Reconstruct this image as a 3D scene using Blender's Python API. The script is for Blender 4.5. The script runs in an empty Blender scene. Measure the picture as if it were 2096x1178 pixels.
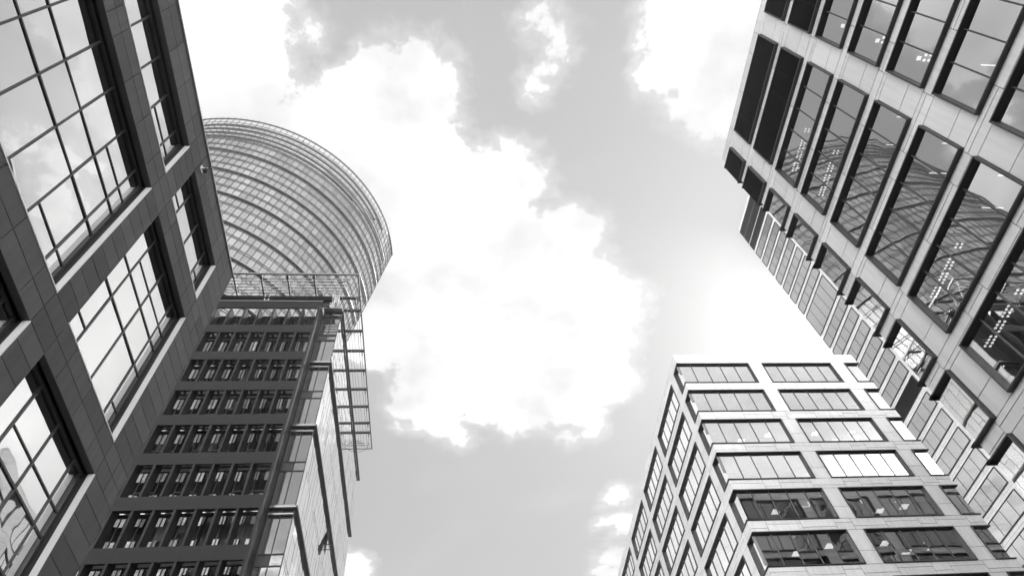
import bpy, bmesh, math, random
from mathutils import Vector, Matrix
random.seed(7)
SC = bpy.context.scene
COL = SC.collection

# ------------------------------------------------------------------ camera
cam_d = bpy.data.cameras.new("camera")
cam = bpy.data.objects.new("camera", cam_d); COL.objects.link(cam)
cam_d.sensor_fit = 'HORIZONTAL'; cam_d.sensor_width = 36.0
cam_d.lens = 1333.0 / 2096.0 * 36.0
cam_d.clip_start = 0.1; cam_d.clip_end = 5000
_R = ((0.99500755, -0.06180592, -0.07835824),
      (0.00881978, 0.83653998, -0.54783489),
      (0.09940924, 0.54440875, 0.83290871))
rt, up, bk = Vector(_R[0]), -Vector(_R[1]), -Vector(_R[2])
cam.matrix_world = Matrix(((rt.x, up.x, bk.x, 0.0), (rt.y, up.y, bk.y, 0.0), (rt.z, up.z, bk.z, 1.6), (0, 0, 0, 1)))
SC.camera = cam
SC.view_settings.view_transform = 'Standard'
SC.view_settings.look = 'None'
SC.view_settings.gamma = 1.0
SC.view_settings.exposure = 0.0
SC.cycles.max_bounces = 8
SC.cycles.glossy_bounces = 5
SC.cycles.transparent_max_bounces = 8
SC.cycles.caustics_reflective = False
SC.cycles.caustics_refractive = False
SC.cycles.sample_clamp_indirect = 4.0
SC.cycles.use_denoising = True

# ------------------------------------------------------------------ sky
SUN_EL, SUN_AZ = math.radians(42.0), math.radians(56.0)     # azimuth from the street axis (+Y) towards +X
W = bpy.data.worlds.new("World"); SC.world = W; W.use_nodes = True
nt = W.node_tree; nt.nodes.clear()

class NG:
    """tiny helper for building node trees"""
    def __init__(s, tree): s.t = tree
    def n(s, typ, **kw):
        nd = s.t.nodes.new(typ)
        for k, v in kw.items(): setattr(nd, k, v)
        return nd
    def put(s, sock, v):
        if isinstance(v, bpy.types.NodeSocket): s.t.links.new(v, sock)
        else: sock.default_value = v
    def math(s, op, a, b=0.0, c=None, clamp=False):
        nd = s.n('ShaderNodeMath', operation=op); nd.use_clamp = clamp
        s.put(nd.inputs[0], a); s.put(nd.inputs[1], b)
        if c is not None: s.put(nd.inputs[2], c)
        return nd.outputs[0]
    def vmath(s, op, a, b=(0, 0, 0)):
        nd = s.n('ShaderNodeVectorMath', operation=op)
        s.put(nd.inputs[0], a); s.put(nd.inputs[1], b)
        return nd.outputs['Value'] if op in ('DISTANCE', 'LENGTH', 'DOT_PRODUCT') else nd.outputs['Vector']
    def noise(s, vec, scale, detail=4.0, rough=0.55, dist=0.0):
        nd = s.n('ShaderNodeTexNoise')
        s.put(nd.inputs['Vector'], vec); nd.inputs['Scale'].default_value = scale
        nd.inputs['Detail'].default_value = detail; nd.inputs['Roughness'].default_value = rough
        nd.inputs['Distortion'].default_value = dist
        return nd
    def step(s, v, a, b, lo=0.0, hi=1.0):
        nd = s.n('ShaderNodeMapRange', interpolation_type='SMOOTHSTEP')
        s.put(nd.inputs['Value'], v)
        nd.inputs['From Min'].default_value = a; nd.inputs['From Max'].default_value = b
        nd.inputs['To Min'].default_value = lo; nd.inputs['To Max'].default_value = hi
        return nd.outputs[0]
    def mixf(s, f, a, b):
        nd = s.n('ShaderNodeMix', data_type='FLOAT')
        s.put(nd.inputs[0], f); s.put(nd.inputs[2], a); s.put(nd.inputs[3], b)
        return nd.outputs[0]

g = NG(nt)
sky = g.n('ShaderNodeTexSky', sky_type='NISHITA')
sky.sun_disc = False
sky.sun_elevation = SUN_EL
sky.sun_rotation = SUN_AZ
sky.air_density = 1.0; sky.dust_density = 2.5; sky.ozone_density = 1.0
bw = g.n('ShaderNodeRGBToBW'); nt.links.new(sky.outputs[0], bw.inputs[0])
tc = g.n('ShaderNodeTexCoord')
sep = g.n('ShaderNodeSeparateXYZ'); nt.links.new(tc.outputs['Generated'], sep.inputs[0])
zc = g.math('MAXIMUM', sep.outputs[2], 0.06)
comb = g.n('ShaderNodeCombineXYZ')
g.put(comb.inputs[0], g.math('DIVIDE', sep.outputs[0], zc))
g.put(comb.inputs[1], g.math('DIVIDE', sep.outputs[1], zc))
pl = comb.outputs[0]                                          # cloud layer at unit height over the viewer
CLOUDS = []   # (x, y, r) on the cloud layer
#CLOUDS_DATA
CLOUDS = [(-0.323, 0.221, 0.081), (-0.283, 0.267, 0.067), (-0.347, 0.319, 0.080), (-0.240, 0.204, 0.030), (-0.342, 0.147, 0.088), (-0.263, 0.131, 0.069), (-0.102, 0.303, 0.074), (-0.149, 0.358, 0.100), (-0.060, 0.387, 0.095), (-0.201, 0.352, 0.053), (-0.013, 0.471, 0.111), (-0.080, 0.546, 0.135), (0.075, 0.442, 0.052), (0.105, 0.459, 0.039), (0.046, 0.563, 0.134), (-0.013, 0.667, 0.158), (0.148, 0.591, 0.081), (0.201, 0.541, 0.042), (0.134, 0.710, 0.166), (0.240, 0.653, 0.076), (0.294, 0.709, 0.063), (0.231, 0.829, 0.148), (0.045, 0.829, 0.155), (0.325, 0.895, 0.078), (-0.033, 0.919, 0.070), (0.276, 0.964, 0.068), (0.153, 0.990, 0.052), (0.029, 1.032, 0.035), (-0.100, 0.626, 0.133), (-0.152, 0.780, 0.058), (-0.121, 0.711, 0.090), (-0.272, 0.393, 0.094), (-0.237, 0.476, 0.117), (0.107, 0.907, 0.106), (0.211, 0.935, 0.085), (0.351, 0.204, 0.066), (0.415, 0.216, 0.097), (0.309, 0.179, 0.036), (0.413, 0.306, 0.040), (0.449, 0.289, 0.064), (0.327, 0.256, 0.032), (0.469, 0.185, 0.111), (0.509, 0.327, 0.058), (0.368, 0.304, 0.024), (0.134, 0.197, 0.014), (0.156, 0.217, 0.016), (-0.234, 1.466, 0.051), (-0.258, 1.546, 0.049), (-0.214, 1.518, 0.033), (0.407, 1.252, 0.036), (0.406, 1.343, 0.031), (0.443, 1.482, 0.051), (0.459, 1.364, 0.048), (0.426, 1.566, 0.044), (0.101, 0.437, 0.066), (0.094, 0.407, 0.041), (-0.050, 0.293, 0.072), (0.206, 0.550, 0.067), (-0.033, 0.953, 0.093), (0.308, 0.709, 0.076), (0.126, 0.187, 0.015), (0.147, 0.208, 0.016), (0.166, 0.227, 0.016), (0.159, 0.254, 0.016), (0.139, 0.280, 0.015), (-0.194, 0.215, 0.017), (0.373, 0.780, 0.022), (0.316, 1.022, 0.032), (0.263, 1.036, 0.026), (0.606, 0.428, 0.035), (0.616, 0.486, 0.045), (0.635, 0.397, 0.031), (0.511, 0.378, 0.024), (0.552, 0.438, 0.021), (0.637, 0.530, 0.031), (0.514, 0.337, 0.016), (-0.760, 0.120, 0.085), (-0.840, 0.200, 0.070), (-0.980, 0.440, 0.100), (-0.660, 0.100, 0.060), (-0.900, 0.340, 0.050)]
n1 = g.noise(pl, 3.0, 3.0, 0.5)
wob = g.vmath('ADD', pl, g.vmath('SCALE', g.vmath('SUBTRACT', n1.outputs['Color'], (0.5, 0.5, 0.5))))
wob.node.inputs[1].links[0].from_node.inputs['Scale'].default_value = 0.10
field = None
for (cx_, cy_, cr_) in CLOUDS:
    d_ = g.vmath('DISTANCE', wob, (cx_, cy_, 0.0))
    f_ = g.math('MULTIPLY_ADD', d_, -1.0, cr_ - 0.002)
    field = f_ if field is None else g.math('SMOOTH_MAX', field, f_, 0.025)
n2 = g.noise(pl, 12.0, 12.0, 0.66)
n3 = g.noise(pl, 1.15, 9.0, 0.6, 0.3)
edge = g.math('MULTIPLY_ADD', g.math('SUBTRACT', n2.outputs[0], 0.5), 0.09, field)
n4 = g.noise(pl, 34.0, 8.0, 0.6)
edge = g.math('MULTIPLY_ADD', g.math('SUBTRACT', n4.outputs[0], 0.5), 0.06, edge)
dense = g.math('MAXIMUM', g.step(edge, -0.008, 0.014), g.step(edge, -0.035, 0.01, 0.0, 0.40))
# the rest of the sky, outside the part built cloud by cloud
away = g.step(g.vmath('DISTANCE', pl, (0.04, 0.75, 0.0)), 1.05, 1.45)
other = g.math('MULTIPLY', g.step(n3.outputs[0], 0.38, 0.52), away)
wisp = g.step(g.noise(pl, 2.2, 6.0, 0.65, 0.6).outputs[0], 0.46, 0.80, 0.0, 0.16)
bank = g.step(g.math('MULTIPLY_ADD', g.math('SUBTRACT', n2.outputs[0], 0.5), 0.25, g.math('SUBTRACT', 0.52, g.vmath('DISTANCE', pl, (-0.86, 0.98, 0.0)))), -0.02, 0.06)   # bank of cloud behind the left-hand buildings
bank2 = g.step(g.math('MULTIPLY_ADD', g.math('SUBTRACT', n1.outputs[0], 0.5), 0.5, g.math('SUBTRACT', 0.45, g.vmath('DISTANCE', pl, (0.72, -0.98, 0.0)))), -0.02, 0.08)  # unseen cloud bank added behind the viewer to brighten the end block
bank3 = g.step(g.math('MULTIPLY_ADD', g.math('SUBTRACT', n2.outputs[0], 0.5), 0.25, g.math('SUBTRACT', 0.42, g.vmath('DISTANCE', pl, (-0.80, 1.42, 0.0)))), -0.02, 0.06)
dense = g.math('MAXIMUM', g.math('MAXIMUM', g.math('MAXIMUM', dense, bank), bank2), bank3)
mask = g.math('MAXIMUM', g.math('MAXIMUM', dense, other), wisp)
thick = g.noise(pl, 3.4, 7.0, 0.58)
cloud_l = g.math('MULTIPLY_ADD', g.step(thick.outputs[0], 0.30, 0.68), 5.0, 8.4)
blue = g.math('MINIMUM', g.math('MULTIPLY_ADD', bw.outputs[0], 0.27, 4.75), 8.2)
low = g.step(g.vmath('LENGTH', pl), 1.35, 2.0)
cloud_l = g.math('MULTIPLY_ADD', g.math('MULTIPLY', g.math('MULTIPLY', other, low), g.step(sep.outputs[1], -0.5, 0.05, 1.6, 0.15)), 66.0, cloud_l)                # added fill light: unseen low clouds overbrightened, mostly behind the viewer, to lift facades
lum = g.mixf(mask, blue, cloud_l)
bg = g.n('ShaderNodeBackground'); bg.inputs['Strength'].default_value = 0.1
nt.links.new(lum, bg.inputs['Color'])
wo = g.n('ShaderNodeOutputWorld'); nt.links.new(bg.outputs[0], wo.inputs['Surface'])

# ------------------------------------------------------------------ sun
sd = bpy.data.lights.new("sun", 'SUN'); sd.energy = 3.2; sd.angle = math.radians(0.5); sd.color = (1.0, 0.985, 0.97)
so = bpy.data.objects.new("sun", sd); COL.objects.link(so)
sv = Vector((math.cos(SUN_EL) * math.sin(SUN_AZ), math.cos(SUN_EL) * math.cos(SUN_AZ), math.sin(SUN_EL)))
so.rotation_euler = sv.to_track_quat('Z', 'Y').to_euler(); so.location = sv * 300

# ------------------------------------------------------------------ materials
def mat(name):
    m = bpy.data.materials.new(name); m.use_nodes = True
    m.node_tree.nodes.clear()
    return m, NG(m.node_tree)
def grey(v): return (v, v, v, 1.0)
def solid(name, v, rough=0.6, metal=0.0, var=0.12, nscale=3.0, island=0.0, bump=0.0, spec=0.5, streak=0.0):
    m, q = mat(name)
    p = q.n('ShaderNodeBsdfPrincipled'); o = q.n('ShaderNodeOutputMaterial')
    q.t.links.new(p.outputs[0], o.inputs[0])
    geo = q.n('ShaderNodeNewGeometry')
    no = q.noise(geo.outputs['Position'], nscale, 6.0, 0.6)
    f = q.math('MULTIPLY_ADD', no.outputs[0], 2 * var, 1 - var)
    if island:
        f = q.math('MULTIPLY', f, q.math('MULTIPLY_ADD', geo.outputs['Random Per Island'], 2 * island, 1 - island))
    if streak:                                               # rain streaks: noise stretched along the vertical
        mp = q.n('ShaderNodeMapping'); mp.inputs['Scale'].default_value = (2.2, 2.2, 0.12)
        q.t.links.new(geo.outputs['Position'], mp.inputs[0])
        sn = q.noise(mp.outputs[0], 2.0, 5.0, 0.6)
        f = q.math('MULTIPLY', f, q.math('MULTIPLY_ADD', q.step(sn.outputs[0], 0.35, 0.75), -streak, 1.0 + streak * 0.4))
    cv = q.math('MULTIPLY', f, v)
    q.t.links.new(cv, p.inputs['Base Color'])
    p.inputs['Roughness'].default_value = rough; p.inputs['Metallic'].default_value = metal
    p.inputs['Specular IOR Level'].default_value = spec
    if bump:
        b = q.n('ShaderNodeBump'); b.inputs['Strength'].default_value = bump; b.inputs['Distance'].default_value = 0.01
        nb = q.noise(geo.outputs['Position'], 40.0, 4.0, 0.6)
        q.t.links.new(nb.outputs[0], b.inputs['Height']); q.t.links.new(b.outputs[0], p.inputs['Normal'])
    return m
def glass(name, base=0.03, refl=0.75, tint=0.85, see=0.0, wave=0.03, wscale=0.5, island=0.0, rough=0.012, clear=0.78, fres=1.0):
    """coated pane: dark body (or partly see-through) under a mirror coat, slightly wavy"""
    m, q = mat(name)
    o = q.n('ShaderNodeOutputMaterial'); geo = q.n('ShaderNodeNewGeometry')
    gl = q.n('ShaderNodeBsdfGlossy'); gl.inputs['Roughness'].default_value = rough
    df = q.n('ShaderNodeBsdfDiffuse')
    tv, bv = tint, base
    if island:
        tv = q.math('MULTIPLY_ADD', geo.outputs['Random Per Island'], 2 * island * tint, tint * (1 - island), clamp=True)
        bv = q.math('MULTIPLY_ADD', geo.outputs['Random Per Island'], 2 * island * base, base * (1 - island))
        q.t.links.new(tv, gl.inputs['Color']); q.t.links.new(bv, df.inputs['Color'])
    else:
        gl.inputs['Color'].default_value = grey(tint); df.inputs['Color'].default_value = grey(base)
    if wave:
        b = q.n('ShaderNodeBump'); b.inputs['Strength'].default_value = 1.0; b.inputs['Distance'].default_value = wave
        nb = q.noise(geo.outputs['Position'], wscale, 1.5, 0.4, 0.3)
        q.t.links.new(nb.outputs[0], b.inputs['Height']); q.t.links.new(b.outputs[0], gl.inputs['Normal'])
    body = df.outputs[0]
    if see:
        tr = q.n('ShaderNodeBsdfTransparent'); tr.inputs['Color'].default_value = grey(clear)
        mx = q.n('ShaderNodeMixShader'); mx.inputs[0].default_value = see
        q.t.links.new(df.outputs[0], mx.inputs[1]); q.t.links.new(tr.outputs[0], mx.inputs[2]); body = mx.outputs[0]
    lw = q.n('ShaderNodeLayerWeight'); lw.inputs['Blend'].default_value = 0.35
    fac = q.math('MULTIPLY_ADD', lw.outputs['Facing'], (1.0 - refl) * fres, refl, clamp=True)
    mx2 = q.n('ShaderNodeMixShader'); q.t.links.new(fac, mx2.inputs[0])
    q.t.links.new(body, mx2.inputs[1]); q.t.links.new(gl.outputs[0], mx2.inputs[2])
    q.t.links.new(mx2.outputs[0], o.inputs[0])
    return m
def lamp_mat(name, s):
    m, q = mat(name)
    e = q.n('ShaderNodeEmission'); e.inputs['Color'].default_value = (1, 1, 1, 1); e.inputs['Strength'].default_value = s
    o = q.n('ShaderNodeOutputMaterial'); q.t.links.new(e.outputs[0], o.inputs[0]); return m

M = dict(
    stone=solid('dark_granite', 0.075, 0.65, var=0.22, nscale=14.0, island=0.24, bump=0.1, spec=0.25, streak=0.25),
    joint=solid('panel_joint', 0.015, 0.9),
    dark=solid('dark_frame_metal', 0.028, 0.4, var=0.15),
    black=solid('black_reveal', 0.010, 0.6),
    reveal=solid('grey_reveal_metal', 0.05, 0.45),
    pale=solid('pale_window_trim', 0.72, 0.45, var=0.06, nscale=2.0),
    coping=solid('roof_edge_metal', 0.42, 0.35, metal=0.6),
    core=solid('interior_dark', 0.03, 0.9),
    room=solid('interior_grey', 0.09, 0.9),
    left_glass=glass('left_mirror_glass', 0.02, 0.80, 0.74, wave=0.011, wscale=0.55),
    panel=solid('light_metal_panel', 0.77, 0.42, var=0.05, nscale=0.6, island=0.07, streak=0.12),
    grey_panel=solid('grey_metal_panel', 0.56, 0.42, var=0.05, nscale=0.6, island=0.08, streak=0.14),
    panel_joint=solid('light_panel_joint', 0.05, 0.8),
    box=solid('black_window_box', 0.022, 0.42, var=0.15),
    louvre=solid('louvre_slat_metal', 0.022, 0.45, var=0.2),
    hub_glass=glass('hub_glass', 0.015, 0.56, 0.76, see=0.92, wave=0.005, wscale=0.5),
    tower_glass=glass('high_rise_glass', 0.06, 0.60, 0.62, wave=0.006, wscale=0.4),
    end_front_glass=glass('end_block_front_glass', 0.015, 0.62, 0.88, see=0.92, wave=0.005, wscale=0.5),
    end_side_glass=glass('end_block_side_glass', 0.06, 0.72, 0.98, wave=0.006, wscale=0.4),
    blind=solid('roller_blind', 0.30, 0.9, var=0.1),
    lamp=lamp_mat('ceiling_lamp', 3.0),
    spandrel=solid('charcoal_spandrel', 0.016, 0.6, spec=0.12, var=0.15, nscale=1.5, streak=0.15),
    fin=solid('charcoal_fin', 0.021, 0.6, spec=0.12, var=0.15, nscale=1.5),
    soffit=solid('charcoal_soffit', 0.05, 0.6, spec=0.2),
    chrome=solid('polished_ledge', 0.75, 0.18, metal=1.0, var=0.05),
    screen_glass=glass('dark_window_glass', 0.02, 0.40, 0.40, wave=0.006, wscale=0.8, island=0.55),
    blind_glass=glass('glass_over_drawn_blind', 0.11, 0.30, 0.5, wave=0.006, wscale=0.8, island=0.5),
    bay_glass=glass('corner_bay_glass', 0.05, 0.45, 0.72, wave=0.012, wscale=0.6),
    side_glass=glass('side_mirror_glass', 0.25, 0.85, 1.0, wave=0.0, island=0.06),
    drum_glass=glass('drum_glass', 0.20, 0.42, 0.66, wave=0.0, island=0.16),
    crown_glass=glass('crown_clear_glass', 0.3, 0.05, 0.8, see=0.99, wave=0.0, clear=0.97, fres=0.15),
    mullion=solid('drum_mullion', 0.02, 0.5),
    ring=solid('ring_ledge_metal', 0.30, 0.35, metal=0.4),
    blade=solid('crown_blade', 0.07, 0.5),
    steel=solid('galvanised_steel', 0.20, 0.4, metal=0.5, var=0.2),
    white=solid('white_paint', 0.75, 0.5),
    concrete=solid('roof_concrete', 0.25, 0.9),
    paving=solid('paving', 0.30, 0.85, var=0.2, nscale=1.0),
)

# ------------------------------------------------------------------ builders
def root(name, loc, label, cat, group=None):
    o = bpy.data.objects.new(name, None); COL.objects.link(o); o.location = loc
    o.empty_display_size = 2.0
    o['label'] = label; o['category'] = cat
    if group: o['group'] = group
    return o
class MB:
    def __init__(s): s.v = []; s.f = []; s.m = []
    def quad(s, a, b, c, d, mi=0):
        k = len(s.v); s.v += [tuple(a), tuple(b), tuple(c), tuple(d)]; s.f.append((k, k + 1, k + 2, k + 3)); s.m.append(mi)
    def hexa(s, P, mi=0):                                   # 8 points: bottom 4, top 4
        k = len(s.v); s.v += [tuple(p) for p in P]
        for q in ((0, 3, 2, 1), (4, 5, 6, 7), (0, 1, 5, 4), (1, 2, 6, 5), (2, 3, 7, 6), (3, 0, 4, 7)):
            s.f.append(tuple(k + i for i in q)); s.m.append(mi)
    def box(s, x0, x1, y0, y1, z0, z1, mi=0):
        s.hexa([(x0, y0, z0), (x1, y0, z0), (x1, y1, z0), (x0, y1, z0), (x0, y0, z1), (x1, y0, z1), (x1, y1, z1), (x0, y1, z1)], mi)
    def bar(s, a, b, w, h=None, mi=0, upv=Vector((0, 0, 1))):
        a, b = Vector(a), Vector(b); d = (b - a).normalized(); h = h or w
        sd_ = d.cross(upv)
        if sd_.length < 1e-4: sd_ = d.cross(Vector((1, 0, 0)))
        sd_.normalize(); u_ = sd_.cross(d).normalized()
        P = [p + sd_ * (sx * w / 2) + u_ * (sz * h / 2) for p in (a, b) for sx, sz in ((-1, -1), (1, -1), (1, 1), (-1, 1))]
        s.hexa(P, mi)
    def tube(s, pts, r, n=8, mi=0):
        pts = [Vector(p) for p in pts]; rings = []
        for i, p in enumerate(pts):
            d = (pts[min(i + 1, len(pts) - 1)] - pts[max(i - 1, 0)]).normalized()
            x = d.cross(Vector((0, 0, 1)))
            if x.length < 1e-3: x = d.cross(Vector((1, 0, 0)))
            x.normalize(); y = x.cross(d)
            k = len(s.v); rings.append(k)
            s.v += [tuple(p + x * (r * math.cos(2 * math.pi * j / n)) + y * (r * math.sin(2 * math.pi * j / n))) for j in range(n)]
        for a, b in zip(rings, rings[1:]):
            for j in range(n):
                s.f.append((a + j, a + (j + 1) % n, b + (j + 1) % n, b + j)); s.m.append(mi)
        s.f.append(tuple(rings[0] + j for j in range(n))); s.m.append(mi)
        s.f.append(tuple(rings[-1] + j for j in range(n))); s.m.append(mi)
    def build(s, name, mats, parent=None, fix=True, bevel=0.0):
        org = world_loc(parent)
        me = bpy.data.meshes.new(name)
        me.from_pydata([(x - org.x, y - org.y, z - org.z) for x, y, z in s.v], [], s.f)
        mats = mats if isinstance(mats, (list, tuple)) else [mats]
        for m in mats: me.materials.append(m)
        if len(mats) > 1: me.polygons.foreach_set('material_index', s.m)
        if fix:
            b = bmesh.new(); b.from_mesh(me); bmesh.ops.recalc_face_normals(b, faces=b.faces); b.to_mesh(me); b.free()
        me.update()
        o = bpy.data.objects.new(name, me); COL.objects.link(o)
        if parent: o.parent = parent
        if bevel:
            md = o.modifiers.new('edge', 'BEVEL'); md.width = bevel; md.segments = 1; md.limit_method = 'ANGLE'
        return o
def world_loc(o):
    v = Vector((0, 0, 0))
    while o: v += o.location; o = o.parent
    return v
class Face:
    """a vertical facade: u runs along it, n points outward, z is up"""
    def __init__(s, O, u, n): s.O, s.u, s.n = Vector(O), Vector(u), Vector(n)
    def p(s, u, n, z): q = s.O + s.u * u + s.n * n; return (q.x, q.y, z)
    def box(s, mb, u0, u1, n0, n1, z0, z1, mi=0):
        a, b = s.p(u0, n0, z0), s.p(u1, n1, z1)
        mb.box(min(a[0], b[0]), max(a[0], b[0]), min(a[1], b[1]), max(a[1], b[1]), min(z0, z1), max(z0, z1), mi)
    def quad(s, mb, u0, u1, n, z0, z1, mi=0, tilt=0.0):
        j = lambda: random.uniform(-tilt, tilt)
        a, b, c = j(), j(), j()
        mb.quad(s.p(u0, n + a, z0), s.p(u1, n + b, z0), s.p(u1, n + b + c - a, z1), s.p(u0, n + c, z1), mi)
def wall(F, mb, u0, u1, z0, z1, holes, n0, n1, mi=0):
    """solid wall with openings"""
    zs = sorted({z0, z1} | {h[k] for h in holes for k in (2, 3) if z0 < h[k] < z1})
    for za, zb in zip(zs, zs[1:]):
        zm = (za + zb) / 2; cut = sorted((h[0], h[1]) for h in holes if h[2] < zm < h[3]); c = u0
        for a, b in cut:
            if a > c + 1e-4: F.box(mb, c, a, n0, n1, za, zb, mi)
            c = max(c, b)
        if c < u1 - 1e-4: F.box(mb, c, u1, n0, n1, za, zb, mi)
def panels(F, mb, us, zs, n, t=0.03, gap=0.012, mi=0):
    for ua, ub in zip(us, us[1:]):
        for za, zb in zip(zs, zs[1:]):
            F.box(mb, ua + gap, ub - gap, n - t, n + random.uniform(-0.002, 0.002), za + gap, zb - gap, mi)

# ------------------------------------------------------------------ ground
gm = MB(); gm.quad((-2500, -2500, 0), (2500, -2500, 0), (2500, 2500, 0), (-2500, 2500, 0))
go = gm.build('ground', M['paving']); go['kind'] = 'structure'

# ================================================================== left: dark stone office building
LB = root('stone_office_building', (-20, 0, 0), 'dark granite office building with big mirrored windows in deep reveals, leaning in along the left', 'office building')
FL = Face((-10, 0, 0), (0, 1, 0), (1, 0, 0))
Y0, Y1, ZR = -19.1, 16.97, 28.30
bays = [(-17.6, -6.87), (-5.87 + 0.0, -1.87), (-0.87, 9.95), (10.95, 15.37)]
rows = [(8.79, 7.555 + 7.63 - 0.0)]
ROWS = {'T': (24.11, 26.68), 'M': (16.43, 22.83), 'L': (8.79, 15.19), 'G': (1.0, 7.55)}
holes = [(a, b, z0, z1) for (a, b) in bays for (z0, z1) in ROWS.values()]
w_ = MB(); wall(FL, w_, Y0, Y1, 0, ZR, holes, -0.55, -0.025)
w_.box(-30, -10.6, Y0, Y1, 0, ZR - 0.15)
w_.build('wall', M['joint'], LB)
sp = MB()
def cols(a, b):
    """joint lines between a and b, on the window module"""
    base = [-17.6, -16.24, -14.88, -13.52, -12.16, -10.8, -9.44, -8.08, -6.87, -5.87, -4.55, -3.2, -1.87, -0.87, 0.35, 1.68, 3.02, 4.37, 5.07, 6.42, 7.77, 9.12, 9.95, 10.95, 11.8, 13.15, 14.5, 15.37, 16.17]
    return [a] + [q for q in base if a + 0.2 < q < b - 0.2] + [b]
bands = [(0, 1.0), (7.55, 8.79), (15.19, 16.43), (22.83, 24.11), (26.68, ZR)]
for (a, b) in bands:
    mid = (a + b) / 2
    panels(FL, sp, cols(Y0, Y1), [a, mid, b], 0.0)
for (z0, z1) in ROWS.values():
    nz = max(2, round((z1 - z0) / 0.643)); zs = [z0 + (z1 - z0) * i / nz for i in range(nz + 1)]
    e = [Y0] + [v for ab in bays for v in ab] + [Y1]
    for a, b in zip(e[0::2], e[1::2]): panels(FL, sp, [a, b], zs, 0.0)
sp.build('stone_cladding', M['stone'], LB)
cp = MB(); cp.box(-10.5, -9.93, Y0, Y1 + 0.05, ZR, ZR + 0.06); cp.box(-10.5, -9.97, Y0, Y1 + 0.02, ZR + 0.06, ZR + 0.13)
cp.build('coping', M['coping'], LB)
def left_window(a, b, z0, z1, kind):
    fr = MB(); gz = -0.35; t = 0.06
    FL.box(fr, a, a + t, gz - 0.04, gz + 0.05, z0, z1); FL.box(fr, b - 0.13, b, gz - 0.04, gz + 0.05, z0, z1)
    FL.box(fr, a + t, b - t, gz - 0.04, gz + 0.05, z0, z0 + t); FL.box(fr, a + t, b - t, gz - 0.04, gz + 0.05, z1 - t, z1)
    ms = []; y = b - 0.66
    while y > a + 0.5: ms.append(y); y -= 1.365
    ms.sort()
    for y in ms: FL.box(fr, y - 0.028, y + 0.028, gz - 0.03, gz + 0.03, z0 + t, z1 - t)
    e = [a] + ms + [b]
    if kind in ('M', 'L', 'G'): full = [z0 + 2.83, z0 + 4.20]; part = [(z0 + 1.10, (0, len(e) - 2, len(e) - 3 if b - a > 6 else 0)), (z0 + 5.0, (1, len(e) - 2, len(e) - 3))]
    else: full = []; part = [(z0 + 1.18, (0, len(e) - 2, len(e) - 3 if b - a > 6 else 0))]
    for z in full: FL.box(fr, a + t, b - t, gz - 0.032, gz + 0.034, z - 0.03, z + 0.03)
    for z, bs in part:
        for k in set(bs):
            if 0 <= k < len(e) - 1: FL.box(fr, e[k] + 0.05, e[k + 1] - 0.05, gz - 0.028, gz + 0.028, z - 0.024, z + 0.024)
    w = fr.build('window', M['dark'], LB)
    zs = [z0] + full + [z1]; pg = MB()
    for ya, yb in zip(e, e[1:]):
        for za, zb in zip(zs, zs[1:]): FL.quad(pg, ya + 0.005, yb - 0.005, gz, za + 0.005, zb - 0.005, tilt=0.006)
    pg.build('glass', M['left_glass'], w)
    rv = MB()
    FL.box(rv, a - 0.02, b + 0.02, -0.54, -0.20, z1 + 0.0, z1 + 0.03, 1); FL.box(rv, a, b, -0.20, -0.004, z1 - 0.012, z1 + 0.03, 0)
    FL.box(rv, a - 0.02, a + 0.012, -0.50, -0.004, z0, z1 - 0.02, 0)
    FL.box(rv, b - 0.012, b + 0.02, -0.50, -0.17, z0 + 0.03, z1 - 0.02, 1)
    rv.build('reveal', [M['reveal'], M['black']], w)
    tr = MB()
    FL.box(tr, b - 0.016, b + 0.02, -0.17, 0.012, z0 + 0.03, z1 - 0.02); FL.box(tr, a - 0.02, b + 0.02, -0.33, 0.02, z0 - 0.012, z0 + 0.028)
    tr.build('trim', M['pale'], w)
for (a, b) in bays:
    for k, (z0, z1) in ROWS.items(): left_window(a, b, z0, z1, k)

# small camera on its bracket near the roof edge
CM = root('security_camera', (-9.97, 11.18, 27.2), 'small black dome camera under the roof edge of the dark granite building', 'camera')
c_ = MB(); c_.box(-9.99, -9.75, 11.12, 11.24, 27.30, 27.36); c_.box(-9.99, -9.96, 11.06, 11.30, 27.20, 27.46)
c_.build('bracket', M['white'], CM)
c2 = MB(); c2.tube([(-9.80, 11.18, 27.30), (-9.80, 11.18, 27.22), (-9.80, 11.18, 27.14)], 0.085, 12); c2.tube([(-9.80, 11.18, 27.14), (-9.80, 11.18, 27.08)], 0.06, 12)
c2.build('housing', M['black'], CM)

# ================================================================== tower with vertical fins behind the stone building
FT = root('finned_office_tower', (-20, 48, 0), 'dark office block with charcoal bands, vertical fins and mirrored side, behind the granite building', 'office building')
FF = Face((0, 37.55, 0), (1, 0, 0), (0, -1, 0))            # glass plane of the front, n towards the viewer
XR, XL, YF, YB, ZT = -10.14, -34.0, 37.55, 61.5, 54.1
PIT = 3.77
b_ = MB(); b_.box(XL, XR - 0.12, YF + 0.12, YB, 0, ZT - 0.2); b_.build('core', M['core'], FT)
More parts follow.
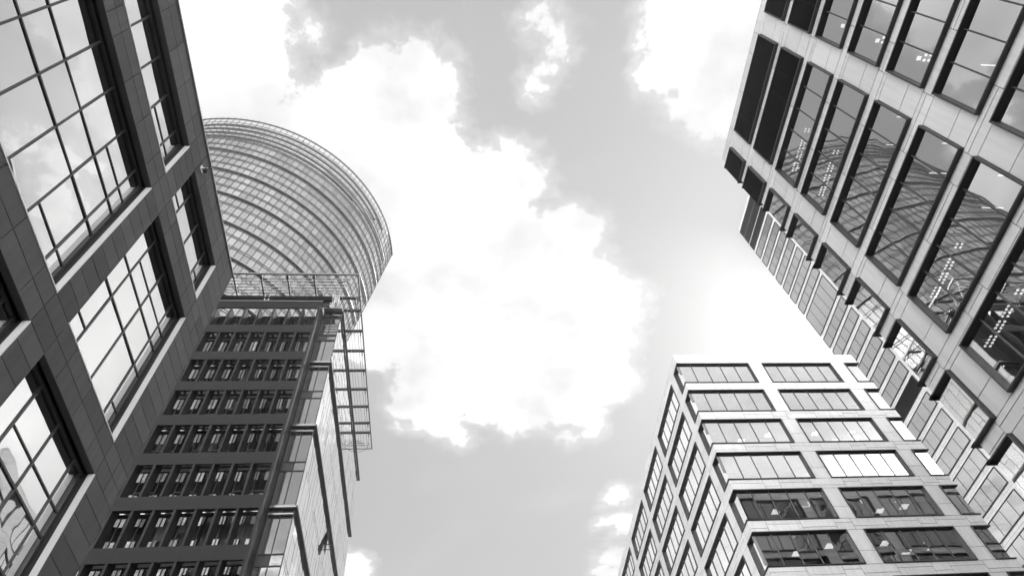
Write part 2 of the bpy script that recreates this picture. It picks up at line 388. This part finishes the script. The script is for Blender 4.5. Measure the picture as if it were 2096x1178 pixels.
# windows behind the fins: one glazed band a storey
sp_top = [54.03 - PIT * k for k in range(14)]
fins = [-12.07 - 1.296 * k for k in range(1, 17)]
for k, zt in enumerate(sp_top[:-1]):
    z0, z1 = zt - PIT - 1.0, zt - 1.0
    if z1 < 0.6: continue
    z0 = max(z0, 0.2)
    zf = zt - 3.77 + 0.50                                     # top of the floor band behind
    gm_ = MB(); xs = [XL] + sorted(fins) + [-11.9]
    for xa, xb in zip(xs, xs[1:]):
        xm = xa + (xb - xa) * random.choice((0.22, 0.3, 0.62, 0.8))
        for (p0, p1) in ((xa, xm), (xm, xb)):
            zm = zf + 0.05 + (zt - 0.5 - zf) * random.choice((0, 0, 0, 0.35, 0.55, 0.8))
            if zm > zf + 0.1: FF.quad(gm_, p0 + 0.03, p1 - 0.03, -0.02, zf + 0.05, zm, tilt=0.012)
            FF.quad(gm_, p0 + 0.03, p1 - 0.03, -0.02, zm, zt - 0.45, mi=int(zm > zf + 0.1 and random.random() < 0.7), tilt=0.012)
    wn = MB()
    for xa, xb in zip(xs, xs[1:]):
        FF.box(wn, xa - 0.025, xa + 0.025, -0.06, 0.02, zf, zt - 0.40)
        if random.random() < 0.45: FF.box(wn, xa + 0.06, xb - 0.06, -0.05, 0.06, zf + 1.02, zf + 1.12)
    FF.box(wn, XL, -11.9, -0.10, 0.04, zf - 0.84, zf)
    w = wn.build('window_band', M['soffit'], FT); gm_.build('glass', [M['screen_glass'], M['blind_glass']], w)
for k, zt in enumerate(sp_top):
    z0, z1 = (zt - 1.05, zt) if k else (zt - 1.08, zt)
    if z1 < 0.5: break
    s_ = MB(); x = -11.96
    i = 0
    while x > XL:
        s_.box(max(XL, x - 3.888) + 0.004, x - 0.004, 36.0, 36.14, max(0.1, z0), z1); x -= 3.888
    s_.build('spandrel', M['spandrel'], FT)
    lg = MB(); zc_ = zt - 1.02
    FF.box(lg, XL, -11.96, 0.05, 0.22, max(0.1, zt - 4.25 + 0.42), max(0.16, zt - 4.25 + 0.50))
    lo = lg.build('soffit', M['soffit'], FT)
    zf = zt - 3.27
    if k % 2 == 1 and zf > 1.5:
        lp = MB(); FF.box(lp, XL, -11.96, 0.06, 0.30, zf - 0.20, zf - 0.04); FF.box(lp, XL, -11.96, 0.06, 0.20, zf - 0.80, zf - 0.73)
        lp.build('polished_rail', M['chrome'], FT)
for x in fins:
    f_ = MB(); f_.box(x - 0.075, x + 0.075, 36.02, 36.95, 0.1, 53.0)
    fo = f_.build('vertical_fin', M['fin'], FT)
    for zt in sp_top[:-1]:
        zk = zt - 3.69
        if zk < 1: continue
        kb = MB(); kb.tube([(x + 0.20, 36.95, zk), (x + 0.20, 37.25, zk), (x + 0.20, 37.52, zk)], 0.11, 8); kb.build('bracket', M['black'], fo)
ep = MB(); ep.box(-12.03, -11.84, 35.98, 36.35, 0.1, 54.0); ep.box(-11.95, -11.88, 36.351, 37.5, 0.1, 53.9)
ep.build('edge_post', M['fin'], FT)
# glazed corner bay
bm_ = MB(); bg_ = MB()
zfl = [54.3 - 3.80 * 0.0] + []
floors = [50.76 - 3.80 * k for k in range(14)]
for k, z in enumerate([54.5] + floors):
    zb = z - 4.64 + 0.84 if k == 0 else z - 3.80
    top = z - 0.84; bot = max(0.2, zb)
    if top < 0.6: break
    for xa, xb in ((-11.83, -10.97), (-10.97, XR)):
        FF.quad(bg_, xa + 0.02, xb - 0.02, -0.02, bot + 0.03, top - 0.03, tilt=0.003)
        FF.quad(bg_, xa + 0.02, xb - 0.02, -0.02, top + 0.03, z - 0.03, mi=1 if xa < -11 else 0, tilt=0.002)
    for zz in (z, top): FF.box(bm_, -11.86, XR, -0.06, 0.03, zz - 0.04, zz + 0.04)
FF.box(bm_, -11.0, -10.94, -0.06, 0.035, 0.1, 54.0); FF.box(bm_, -11.86, -11.78, -0.06, 0.05, 0.1, 54.0); FF.box(bm_, XR - 0.05, XR, -0.06, 0.025, 0.1, 54.0)
bo = bm_.build('corner_bay', M['black'], FT); bg_.build('glass', [M['bay_glass'], M['soffit']], bo)
# mirrored side face
FS = Face((XR, 0, 0), (0, 1, 0), (1, 0, 0))
sm = MB(); sb = MB()
FS.box(sb, YF + 0.03, YB, -0.10, -0.03, 0.1, ZT)
sb.build('side_wall', M['black'], FT)
z = ZT; k = 0
while z > 2:
    zb = z - 3.80
    for (za, zc_) in ((zb + 0.42, z - 0.02), (zb + 0.02, zb + 0.38)):
        y = YF + 0.06
        while y < YB - 0.1:
            wd = random.choice((0.62, 0.9, 0.9, 1.25)) if za > zb + 0.1 else random.choice((0.9, 1.8))
            ye = min(y + wd, YB - 0.02)
            if za > zb + 0.1 and random.random() < 0.5:
                zm = za + (zc_ - za) * random.choice((0.35, 0.62))
                FS.quad(sm, y, ye - 0.06, 0.0, za, zm - 0.03, tilt=0.006); FS.quad(sm, y, ye - 0.06, 0.0, zm, zc_, tilt=0.006)
            else: FS.quad(sm, y, ye - 0.06, 0.0, za, zc_, tilt=0.006)
            y = ye
    z = zb
sm.build('side_glass', M['side_glass'], FT)
for k in range(7):
    zf = 54.25 - 7.60 * k
    if zf < 1: break
    lf = MB(); FS.box(lf, YF - 0.24, YB - 0.05, 0.0, 0.20, zf - 0.10, zf + 0.07)
    FF.box(lf, -11.80, XR, 0.04, 0.24, zf - 0.12, zf + 0.08)
    FF.box(lf, -11.80, XR, 0.04, 0.22, zf - 0.62, zf - 0.52, 1)
    FF.box(lf, -11.80, XR, 0.04, 0.25, zf + 0.082, zf + 0.14, 1); FF.box(lf, -11.80, XR + 0.1, 0.242, 0.27, zf - 0.08, zf + 0.04, 1)
    lf.build('floor_ledge', [M['dark'], M['chrome']], FT)
ow = MB()   # one opened vent in the side face
hz, hy = 36.6, 49.3
P = [FS.p(hy, 0.02, hz + 1.7), FS.p(hy + 0.8, 0.02, hz + 1.7), FS.p(hy + 0.8, 0.5, hz), FS.p(hy, 0.5, hz)]
for a, b in zip(P, P[1:] + P[:1]): ow.bar(a, b, 0.07)
ow.quad(*P); ow.bar(FS.p(hy + 0.1, 0, hz + 0.5), FS.p(hy + 0.1, 0.6, hz + 0.4), 0.05); ow.bar(FS.p(hy + 0.8, 0, hz + 0.5), FS.p(hy + 0.8, 0.6, hz + 0.4), 0.05)
FS.box(ow, hy, hy + 0.9, 0.002, 0.01, hz, hz + 1.9)
ow.build('open_vent', M['black'], FT)
# roof edge: fascia, gutter tube, parapet
rf = MB(); rf.box(XL, -11.2, 36.45, 36.6, 53.9, 55.0); rf.box(XL, XR - 0.2, YF + 0.3, YB, ZT - 0.1, ZT)
rf.build('fascia', M['soffit'], FT)
gt = MB(); gt.tube([(XL, 36.22, 54.75), (-11.0, 36.22, 54.75)], 0.30, 16); gt.build('gutter', M['fin'], FT)
pp = MB(); pp.box(XL, -11.75, 35.97, 36.2, 54.03, 54.12); pp.box(-11.85, XR + 0.05, YF - 0.5, YF - 0.1, 54.42, 54.50); pp.build('parapet_cap', M['coping'], FT)
# projecting grille of the roof
ZG = 55.05
fr = MB()
fr.bar((XL, 33.6, ZG), (-8.36, 33.6, ZG), 0.16, 0.20); fr.bar((-8.4, 33.6, ZG), (-8.4, 57.15, ZG), 0.13, 0.20)
fr.bar((-10.1, 57.1, ZG), (-8.4, 57.1, ZG), 0.10, 0.14)
go_ = fr.build('roof_grille', M['steel'], FT, bevel=0.02)
for i, y in enumerate((34.1, 34.4, 34.73, 35.07, 35.41, 35.71)):
    s_ = MB(); s_.tube([(XL, y, ZG), (-9.1 - 0.22 * i, y, ZG)], 0.055, 8); s_.build('slat', M['coping'], go_)
for x in (-29.7, -27.24, -24.78, -22.3, -19.86, -17.38, -14.96, -12.52):
    s_ = MB(); s_.bar((x, 33.6, ZG - 0.1), (x, 36.3, ZG - 0.1), 0.14, 0.12); s_.box(x - 0.14, x + 0.14, 33.7, 33.95, ZG - 0.2, ZG - 0.02)
    s_.build('bracket_arm', M['steel'], go_)
for y in (36.29, 37.75, 40.27, 42.81, 45.43, 48.04, 50.55, 53.03, 54.51):
    s_ = MB(); xa = -10.45 if y < 37 else -10.1
    for dx in (0, 0.42, 0.84, 1.26): s_.box(xa + dx, min(xa + dx + 0.36, -8.45), y - 0.10, y + 0.10, ZG - 0.06, ZG + 0.02)
    s_.box(xa, -8.45, y - 0.13, y - 0.09, ZG - 0.10, ZG + 0.08); s_.box(xa, -8.45, y + 0.09, y + 0.13, ZG - 0.10, ZG + 0.08)
    s_.bar((-8.62, y + 0.1, ZG - 0.1), (-8.62, y + 0.55, ZG - 0.1), 0.06)
    s_.build('rung', M['dark'], go_)
s_ = MB()
for x in (-9.83, -9.55, -9.27, -8.90, -8.68): s_.tube([(x, 40.3 if x < -9 else 36.3, ZG), (x, 57.0, ZG)], 0.014 if x < -9 else 0.02, 5)
s_.build('cable', M['steel'], go_)
for i, y in enumerate((55.6, 55.9, 56.2, 56.55)):
    s_ = MB(); s_.tube([(-10.1, y, ZG), (-9.85 + 0.35 * i, y, ZG)], 0.06, 8); s_.build('slat', M['coping'], go_)
s_ = MB()
for x0 in (-14.6, -13.9):
    pts = [(x0 + (1 if x0 > -14.2 else -1) * (0.9 - 0.9 * math.cos(a)) * 0.8, 36.1 - 1.7 * math.sin(a), ZG + 0.03) for a in [math.pi * 0.5 * i / 8 for i in range(9)]]
    s_.tube(pts, 0.02, 5)
pts = [(-8.75 - 1.6 * (1 - math.cos(a)), 36.0 - 1.9 * math.sin(a), ZG + 0.05) for a in [math.pi * 0.5 * i / 10 for i in range(11)]]; s_.tube(pts, 0.03, 6)
pts = [(-10.0 + 1.25 * math.sin(a), 57.6 - 1.5 * (1 - math.cos(a)), ZG) for a in [math.pi * 0.5 * i / 10 for i in range(11)]]; s_.tube(pts, 0.03, 6)
s_.build('hoop', M['steel'], go_)
for x in (-17.3, -10.75):
    t_ = MB()
    t_.bar((x, 36.3, 54.15), (x + 0.1, 35.8, 55.0), 0.10); t_.bar((x + 0.38, 36.3, 54.15), (x + 0.48, 35.8, 55.0), 0.10)
    for i in range(5):
        q0, q1 = i / 5, (i + 1) / 5
        A = Vector((x, 36.3, 54.15)).lerp(Vector((x + 0.1, 35.8, 55.0)), q0 if i % 2 else q1); B = Vector((x + 0.38, 36.3, 54.15)).lerp(Vector((x + 0.48, 35.8, 55.0)), q1 if i % 2 else q0)
        t_.bar(A, B, 0.05)
    t_.build('lattice_strut', M['white'], FT)

# ================================================================== round glass tower
RT = root('round_glass_tower', (-50.98, 64.55, 0), 'tall round glass tower with projecting ring ledges and an open crown of curved blades', 'tower')
def cen(z): k = (z - 120.8) / 10; return -42.65 + .69 * k, 73.85 + .77 * k, 29.3 + .79 * k
def rp(deg, z, e=0.0):
    cx, cy, r = cen(z); a = math.radians(deg); return (cx + (r + e) * math.cos(a), cy + (r + e) * math.sin(a), z)
NA = 84; A0, A1 = 180.0, 360.0
ang = [A0 + (A1 - A0) * i / NA for i in range(NA + 1)]
SPC = 7.43; ZS = 119.0
lines = []
for k in range(-1, 16):
    zr = 120.8 - SPC * k
    for fz in (0.0, 0.305, 0.365, 0.64, 0.70): lines.append(zr - SPC * fz)
lines = sorted(z for z in lines if 3 < z < ZS - 0.3) + [ZS]
lines = [0.0] + lines
dg = MB()
for za, zb in zip(lines, lines[1:]):
    for i in range(NA):
        j = lambda: random.uniform(-0.007, 0.007)
        dg.quad(rp(ang[i] + 0.02, za + 0.02, j()), rp(ang[i + 1] - 0.02, za + 0.02, j()), rp(ang[i + 1] - 0.02, zb - 0.02, j()), rp(ang[i] + 0.02, zb - 0.02, j()))
dg.build('curved_glazing', M['drum_glass'], RT, fix=False)
mg = MB()
ZTOP = 128.3
for i, a in enumerate(ang):
    for za, zb in ((20.0, ZS), (ZS, ZTOP)):
        mg.bar(rp(a, za, 0.02), rp(a, zb, 0.02), 0.085, 0.085)
    mg.bar(rp(a, ZTOP, 0.0), rp(a, ZTOP + 0.35, 0.35), 0.05)
for z in lines[1:] + [120.6, 122.6, 124.6, 126.6]:
    for i in range(NA): mg.bar(rp(ang[i], z, 0.02), rp(ang[i + 1], z, 0.02), 0.075, 0.075)
mg.build('mullion_grid', M['mullion'], RT)
def arc_ring(z0, z1, e0, e1, a0, a1, name, m, n=90, tilt=0.0, mats=None):
    b = MB(); st = []
    for i in range(n + 1):
        a = a0 + (a1 - a0) * i / n
        st.append([rp(a, z0, e0), rp(a, z0 + tilt, e1), rp(a, z1 + tilt, e1), rp(a, z1, e0)])
    for p, q in zip(st, st[1:]):
        for k in range(4): b.quad(p[k], p[(k + 1) % 4], q[(k + 1) % 4], q[k])
    b.quad(*st[0]); b.quad(*st[-1])
    return b.build(name, m, RT)
for k in range(0, 14):
    zr = 120.8 - SPC * k
    arc_ring(zr - 0.07, zr + 0.07, 0.12, 0.38, 312.0 if k == 0 else 180.0, 355.0 if k == 0 else 359.0, 'ring_ledge', M['ring'])
for k, (z, a1) in enumerate(((127.0, 352), (125.0, 346), (123.0, 338), (121.2, 330))):
    arc_ring(z - 0.12, z + 0.12, -0.85, -0.50, 180, a1, 'crown_blade', M['blade'], tilt=0.12)
arc_ring(ZTOP - 0.08, ZTOP + 0.08, 0.0, 0.20, 180, 360, 'crown_rail', M['mullion'])
cg = MB()
for za, zb in zip((ZS, 120.6, 122.6, 124.6, 126.6), (120.6, 122.6, 124.6, 126.6, ZTOP)):
    for i in range(NA): cg.quad(rp(ang[i] + .03, za + .03), rp(ang[i + 1] - .03, za + .03), rp(ang[i + 1] - .03, zb - .03), rp(ang[i] + .03, zb - .03), 1 if (ang[i] > 325 + (zb - 121) * 3.2) else 0)
cg.build('crown_glazing', [M['crown_glass'], M['drum_glass']], RT, fix=False)
cs = MB()
for a in range(186, 356, 14):
    cs.bar(rp(a, ZS, -1.9), rp(a, ZTOP - 0.4, -1.9), 0.16); cs.bar(rp(a, 123.0, -1.9), rp(a, 124.2, 0.0), 0.08); cs.bar(rp(a, 126.0, -1.9), rp(a, 127.2, 0.0), 0.08)
cs.build('crown_post', M['steel'], RT)
rb = MB(); pts0 = [rp(a, ZS - 0.05, -0.1) for a in ang]
cx, cy, _ = cen(ZS)
k0 = len(rb.v); rb.v += pts0 + [(cx, cy, ZS - 0.05)]
for i in range(NA): rb.f.append((k0 + i, k0 + i + 1, k0 + NA + 1)); rb.m.append(0)
a_, b2_, c2_, d_ = rp(180, 0, -0.1), rp(360, 0, -0.1), rp(360, ZS, -0.1), rp(180, ZS, -0.1)
rb.quad(a_, b2_, c2_, d_)
rb.build('roof', M['core'], RT)

# ================================================================== pale panelled office blocks on the right
def slat_panel(F, mb, a, b, n, z0, z1, step=0.12):
    z = z0
    while z < z1 - 0.02:
        P0 = [F.p(a, n, z), F.p(b, n, z), F.p(b, n - 0.06, z + step * 0.9), F.p(a, n - 0.06, z + step * 0.9)]
        mb.quad(*P0); mb.quad(F.p(a, n - 0.06, z + step * 0.9), F.p(b, n - 0.06, z + step * 0.9), F.p(b, n, z + step), F.p(a, n, z + step)); z += step
FRO, FRI, TH = 0.0, -0.31, 0.085    # window box: outer plane, inner plane, thickness
def box_window(parent, F, a, b, z0, z1, npane, gmat, louvre=False, blinds=None, open_a=False, open_b=False, rec=0.225, TH=0.085, FRI=-0.31):
    fr = MB()
    FR2 = F
    F.box(fr, a, b, FRI, FRO, z1 - TH, z1); F.box(fr, a, b, FRI, FRO, z0, z0 + TH)
    if not open_a: F.box(fr, a, a + TH, FRI + 0.003, FRO - 0.003, z0 + TH, z1 - TH)
    if not open_b: F.box(fr, b - TH, b, FRI + 0.003, FRO - 0.003, z0 + TH, z1 - TH)
    ia, ib = a + (0 if open_a else TH), b - (0 if open_b else TH)
    cuts = [ia + (ib - ia) * i / npane for i in range(npane + 1)]
    if not louvre:
        for u in cuts[1:-1]: F.box(fr, u - 0.03, u + 0.03, -rec - 0.06, -rec + 0.05, z0 + TH, z1 - TH)
    w = fr.build('louvre_window' if louvre else 'window', M['box'], parent, bevel=0.012)
    if louvre:
        sl = MB()
        for ua, ub in zip(cuts, cuts[1:]): slat_panel(F, sl, ua + 0.012, ub - 0.012, -0.06, z0 + TH, z1 - TH)
        F.box(sl, ia, ib, -0.30, -0.20, z0 + TH, z1 - TH)
        sl.build('slats', M['louvre'], w)
        return w
    gq = MB()
    gc = list(cuts)
    if open_a: gc[0] += rec
    if open_b: gc[-1] -= rec
    for ua, ub in zip(gc, gc[1:]): F.quad(gq, ua, ub, -rec, z0 + TH * 0.5, z1 - TH * 0.5, tilt=0.006)
    gq.build('glass', gmat, w, fix=False)
    if blinds:
        for i, (ua, ub) in enumerate(zip(cuts, cuts[1:])):
            dr = random.choice(blinds)
            if dr <= 0: continue
            bl = MB(); F.box(bl, ua + 0.06, ub - 0.06, -rec - 0.19, -rec - 0.18, z1 - TH - dr * (z1 - z0 - 2 * TH), z1 - TH - 0.01); bl.build('blind', M['blind'], w)
    return w
def light_walls(parent, F, u0, u1, ztop, zrows, h, bays_, np_, bot=0.0, bay=2.78, skin='panel'):
    """cladding of staggered panels around the window boxes; np_ = wall plane"""
    holes_ = [(max(a, u0), min(b, u1), z - h, z) for z in zrows for (a, b) in bays_]
    bw_ = MB(); wall(F, bw_, u0 + 0.01, u1 - 0.01, bot, ztop, [(a + 0.02 if a > u0 else u0, b - 0.02 if b < u1 else u1, c + 0.02, d - 0.02) for a, b, c, d in holes_], np_ - 0.30, np_ - 0.03)
    bw_.build('wall', M['panel_joint'], parent)
    pn = MB()
    edges = [(ztop, zrows[0])] + [(za - h, zb) for za, zb in zip(zrows, zrows[1:])] + [(zrows[-1] - h, bot)]
    for r, (zt, zb) in enumerate(edges):
        u = u0; i = r
        us = [u0]
        while us[-1] < u1 - 0.6: us.append(min(us[-1] + (bay if (i + len(us)) % 3 else bay * 0.5), u1))
        if us[-1] < u1: us[-1] = u1
        for ua, ub in zip(us, us[1:]):
            i += 1; zm = zt - (zt - zb) * (0.36 if i % 2 else 0.68)
            if r == 0: panels(F, pn, [ua, ub], [zb, zb + (zt - zb) * (0.35 if i % 2 else 0.6), zt - 0.12, zt], np_, gap=0.017)
            elif r == len(edges) - 1: panels(F, pn, [ua, ub], [zb, zb + (zm - zb) * 0.5, zm, zt], np_, gap=0.017)
            else: panels(F, pn, [ua, ub], [zb, zm, zt], np_, gap=0.017)
    for r, z in enumerate(zrows):
        e = [u0] + [v for ab in bays_ for v in ab] + [u1]
        if bays_[0][0] <= u0: e = e[2:]
        if bays_[-1][1] >= u1: e = e[:-2]
        for a, b in zip(e[0::2], e[1::2]):
            if b - a > 0.1: panels(F, pn, [a, b], [z - h, z - h * 0.62, z], np_, gap=0.017)
    pn.build('metal_cladding', M[skin], parent)

# ---- block along the right-hand side of the street
RB = root('panelled_office_block', (33, 0, 0), 'pale metal clad office block with long black framed windows, its underside filling the right edge', 'office building')
FR = Face((21.5, 0, 0), (0, 1, 0), (-1, 0, 0))
WP = -0.22; YE = 18.67; ZTR = 49.2
PR = 3.747; HR = 2.92
zr_ = [47.93 - PR * k for k in range(12)]
bays_r = [(-16.35, -9.38), (-7.98, -1.01), (0.50, 7.47), (8.88, 15.85), (17.15, 18.90)]
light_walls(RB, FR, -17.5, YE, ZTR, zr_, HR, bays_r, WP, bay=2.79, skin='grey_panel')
FRs = Face((0, YE + 0.22, 0), (1, 0, 0), (0, 1, 0))
XE = 66.6
bays_e = [(24.6, 31.57), (32.97, 39.94), (41.34, 48.31), (49.71, 56.68), (58.08, 65.05)]
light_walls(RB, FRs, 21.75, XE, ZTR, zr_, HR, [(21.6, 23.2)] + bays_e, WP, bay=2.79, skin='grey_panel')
ew = MB(); eg = MB()                                          # end wall windows, seen only mirrored in the next block
for z in zr_:
    for (a, b) in bays_e:
        FRs.box(ew, a, b, FRI, 0, z - TH, z); FRs.box(ew, a, b, FRI, 0, z - HR, z - HR + TH)
        FRs.box(ew, a, a + TH, FRI, -0.003, z - HR + TH, z - TH); FRs.box(ew, b - TH, b, FRI, -0.003, z - HR + TH, z - TH)
        for i in range(1, 5): FRs.box(ew, a + (b - a) * i / 5 - 0.03, a + (b - a) * i / 5 + 0.03, -0.28, -0.18, z - HR + TH, z - TH)
        FRs.quad(eg, a + TH, b - TH, -0.225, z - HR + TH, z - TH)
ewo = ew.build('end_window_frame', M['box'], RB); eg.build('glass', M['screen_glass'], ewo)
for r, z in enumerate(zr_):
    for (a, b) in bays_r[:-1]:
        box_window(RB, FR, a, b, z - HR, z, 5, M['hub_glass'], louvre=(r < 2), blinds=None)
    w = box_window(RB, FR, 17.15, 18.89, z - HR, z, 1, M['hub_glass'], louvre=(r < 2), open_b=True)
    wr = MB(); FRs.box(wr, 21.5, 23.2, FRI, -0.001, z - TH, z - 0.001); FRs.box(wr, 21.5, 23.2, FRI, -0.001, z - HR + 0.001, z - HR + TH); FRs.box(wr, 23.1, 23.2, FRI + 0.003, -0.004, z - HR + TH, z - TH)
    if r >= 2: FRs.quad(wr, 21.725, 23.1, -0.225, z - HR + TH, z - TH, 1)
    else: FRs.quad(wr, 21.56, 23.1, -0.06, z - HR + TH, z - TH, 2)
    wr.build('corner_return', [M['box'], M['hub_glass'], M['louvre']], w)
cr = MB(); cr.box(28.0, XE, -17.5, YE - 0.4, 0, ZTR - 0.1); cr.box(22.2, XE, -17.5, YE - 0.45, ZTR - 0.5, ZTR - 0.05)
cr.build('core', M['room'], RB)
for r, z in enumerate(zr_):
    fs = MB(); fs.box(21.98, 28.0, -17.4, YE - 0.45, z + 0.05, z + 0.55); so_ = fs.build('floor_slab', M['room'], RB)
    if r >= 2:
        lamps = []
        if r in (2, 3, 4):
            lamps.append([(23.3 + 0.26 * i, y, 0.13, 0.12) for i in range(7) for y in (6.55, 6.8)] + [(22.95, 6.68, 0.22, 0.20)])
        else:
            lamps.append([(23.3, 5.6 + (r % 2) * 0.5, 1.0, 0.05)])
        if r in (2, 3, 6, 7, 8):
            for gq_ in range(4):
                lamps.append([(22.75 + 0.24 * j, 13.0 + 0.78 * gq_ + 0.17 * i, 0.09, 0.09) for i in range(4 if gq_ else 2) for j in range(2)])
        if r in (4, 5, 6): lamps.append([(23.1, 9.7, 1.0, 0.05)]); lamps.append([(23.1, 11.2, 1.0, 0.05)])
        for q_ in lamps:
            lm = MB()
            for (x, y, w1, w2) in q_: lm.box(x, x + w1, y, y + w2, z + 0.02, z + 0.048)
            lm.build('ceiling_light', M['lamp'], so_)

# ---- block closing the street
DB = root('end_office_block', (31, 60, 0), 'pale panelled corner office block with black framed windows wrapping its edge, low at the right', 'office building')
FD = Face((0, 38.5, 0), (1, 0, 0), (0, -1, 0)); FDs = Face((21.65, 0, 0), (0, 1, 0), (-1, 0, 0))
PD, HD, ZTD = 3.71, 2.76, 49.1
zd = [47.82 - PD * k for k in range(11)]
XA, XB = 21.73, 39.89
bays_d = [(21.60, 28.75), (30.06, 37.04), (38.41, 40.0)]
light_walls(DB, FD, XA, XB, ZTD, zd, HD, bays_d, -0.08, bay=2.6)
bays_s = [(38.4, 39.95), (41.2, 48.32), (49.65, 56.65), (58.1, 65.05), (66.5, 73.4), (74.9, 81.8)]
light_walls(DB, FDs, 38.58, 83.0, ZTD, zd, HD, bays_s, -0.08, bay=2.6)
bl_dark = [0.0, 0.45, 0.5, 0.65, 0.9]
for r, z in enumerate(zd):
    w = box_window(DB, FD, 21.65, 28.75, z - HD, z, 5, M['end_front_glass'], open_a=True, blinds=bl_dark)
    wr = MB(); FDs.box(wr, 38.5, 39.95, FRI, -0.001, z - TH, z - 0.001); FDs.box(wr, 38.5, 39.95, FRI, -0.001, z - HD + 0.001, z - HD + TH); FDs.box(wr, 39.85, 39.95, FRI + .003, -0.004, z - HD + TH, z - TH)
    FDs.quad(wr, 38.725, 39.85, -0.225, z - HD + TH, z - TH, 1); wr.build('corner_return', [M['box'], M['end_side_glass']], w, bevel=0.0)
    box_window(DB, FD, 30.06, 37.04, z - HD, z, 5, M['end_front_glass'], blinds=bl_dark)
    box_window(DB, FD, 38.41, 39.97, z - HD, z, 1, M['end_side_glass'], open_b=True)
    for (a, b) in bays_s[1:]: box_window(DB, FDs, a, b, z - HD, z, 5, M['end_side_glass'])
cr = MB(); cr.box(27.5, XB - 0.3, 45.0, 83, 0, ZTD - 0.1); cr.box(22.3, XB - 0.3, 39.1, 82.9, ZTD - 0.5, ZTD - 0.05); cr.box(XB - 0.3, XB - 0.05, 38.9, 83, 0, ZTD)
cr.build('core', M['room'], DB)
for r, z in enumerate(zd):
    fs = MB(); fs.box(22.3, XB - 0.35, 39.0, 45.0, z + 0.05, z + 0.55); so_ = fs.build('floor_slab', M['room'], DB)
    if r in (2, 4, 5, 6, 7):
        for (x, y) in ((24.3, 39.9), (25.6, 41.0), (23.3, 41.1), (27.9, 40.2), (32.2, 40.1), (35.6, 39.9), (34.4, 41.2), (36.3, 40.8)):
            if random.random() < 0.85:
                lm = MB(); lm.box(x, x + 0.62, y, y + 0.62, z + 0.02, z + 0.048); lm.build('ceiling_light', M['lamp'], so_)

# ---- high-rise behind
HT = root('high_rise_tower', (86, 60, 0), 'slim pale high rise with stacked black framed windows rising behind the right hand block', 'tower')
FH = Face((73.0, 0, 0), (0, 1, 0), (-1, 0, 0))
ytop = [141.0, 137.9, 134.6, 130.76, 126.96, 123.2, 119.35, 115.6, 111.97, 108.2, 104.5, 97.1, 93.4, 89.6, 85.8, 82.0, 78.3, 74.7, 70.96, 67.3, 63.55, 59.85, 56.15, 52.45, 48.7, 45.0, 41.3, 37.6, 33.9, 30.2]
HH = 2.68
hh = [(z - (6.3 if i == 10 else HH), z) for i, z in enumerate(ytop)]
YN, YFAR = 30.0, 73.72
bays_h = [(52.9, 62.1), (63.5, 73.85)]
bw_ = MB(); wall(FH, bw_, YN, YFAR, 0, 142.2, [(a + .02, min(b, YFAR + 1) - .02, z0 + .02, z1 - .02) for (z0, z1) in hh for (a, b) in bays_h], -0.5, -0.23); bw_.build('wall', M['panel_joint'], HT)
pn = MB(); prev = 142.2
for (z0, z1) in hh + [(0, 27.0)]:
    us = [YN + 2.732 * i for i in range(17)]; us[-1] = YFAR
    panels(FH, pn, us, [z1, (z1 + prev) / 2, prev], -0.2, gap=0.02)
    if z0 > 1: panels(FH, pn, [YN + 2.732 * i for i in range(8)] + [52.9], [z0, z1], -0.2); panels(FH, pn, [62.1, 62.8, 63.5], [z0, z1], -0.2, gap=0.012)
    prev = z0
pn.build('metal_cladding', M['panel'], HT)
for i, (z0, z1) in enumerate(hh):
    lv = i < 3 or i == 17
    box_window(HT, FH, 63.5, 73.85, z0, z1, 5, M['tower_glass'], louvre=lv, rec=0.10, TH=0.07, FRI=-0.2)
    if z0 > 60: box_window(HT, FH, 52.9, 62.1, z0, z1, 5, M['tower_glass'], louvre=lv, rec=0.10, TH=0.07, FRI=-0.2)
hb = MB(); hb.box(73.6, 99, YN, YFAR - 0.3, 0, 141.9); hb.build('core', M['room'], HT)

# ------------------------------------------------------------------ air volume added to imitate lens glare near the sun
hz_ = MB(); hz_.box(-400, 400, -300, 500, -1.0, 150.0)
m_, q_ = mat('glare_air')
pv = q_.n('ShaderNodeVolumePrincipled'); pv.inputs['Color'].default_value = (0.98, 0.98, 0.98, 1)
pv.inputs['Density'].default_value = 0.0014; pv.inputs['Anisotropy'].default_value = 0.90
oo = q_.n('ShaderNodeOutputMaterial'); q_.t.links.new(pv.outputs[0], oo.inputs['Volume'])
ho = hz_.build('glare_haze', m_); ho['kind'] = 'stuff'
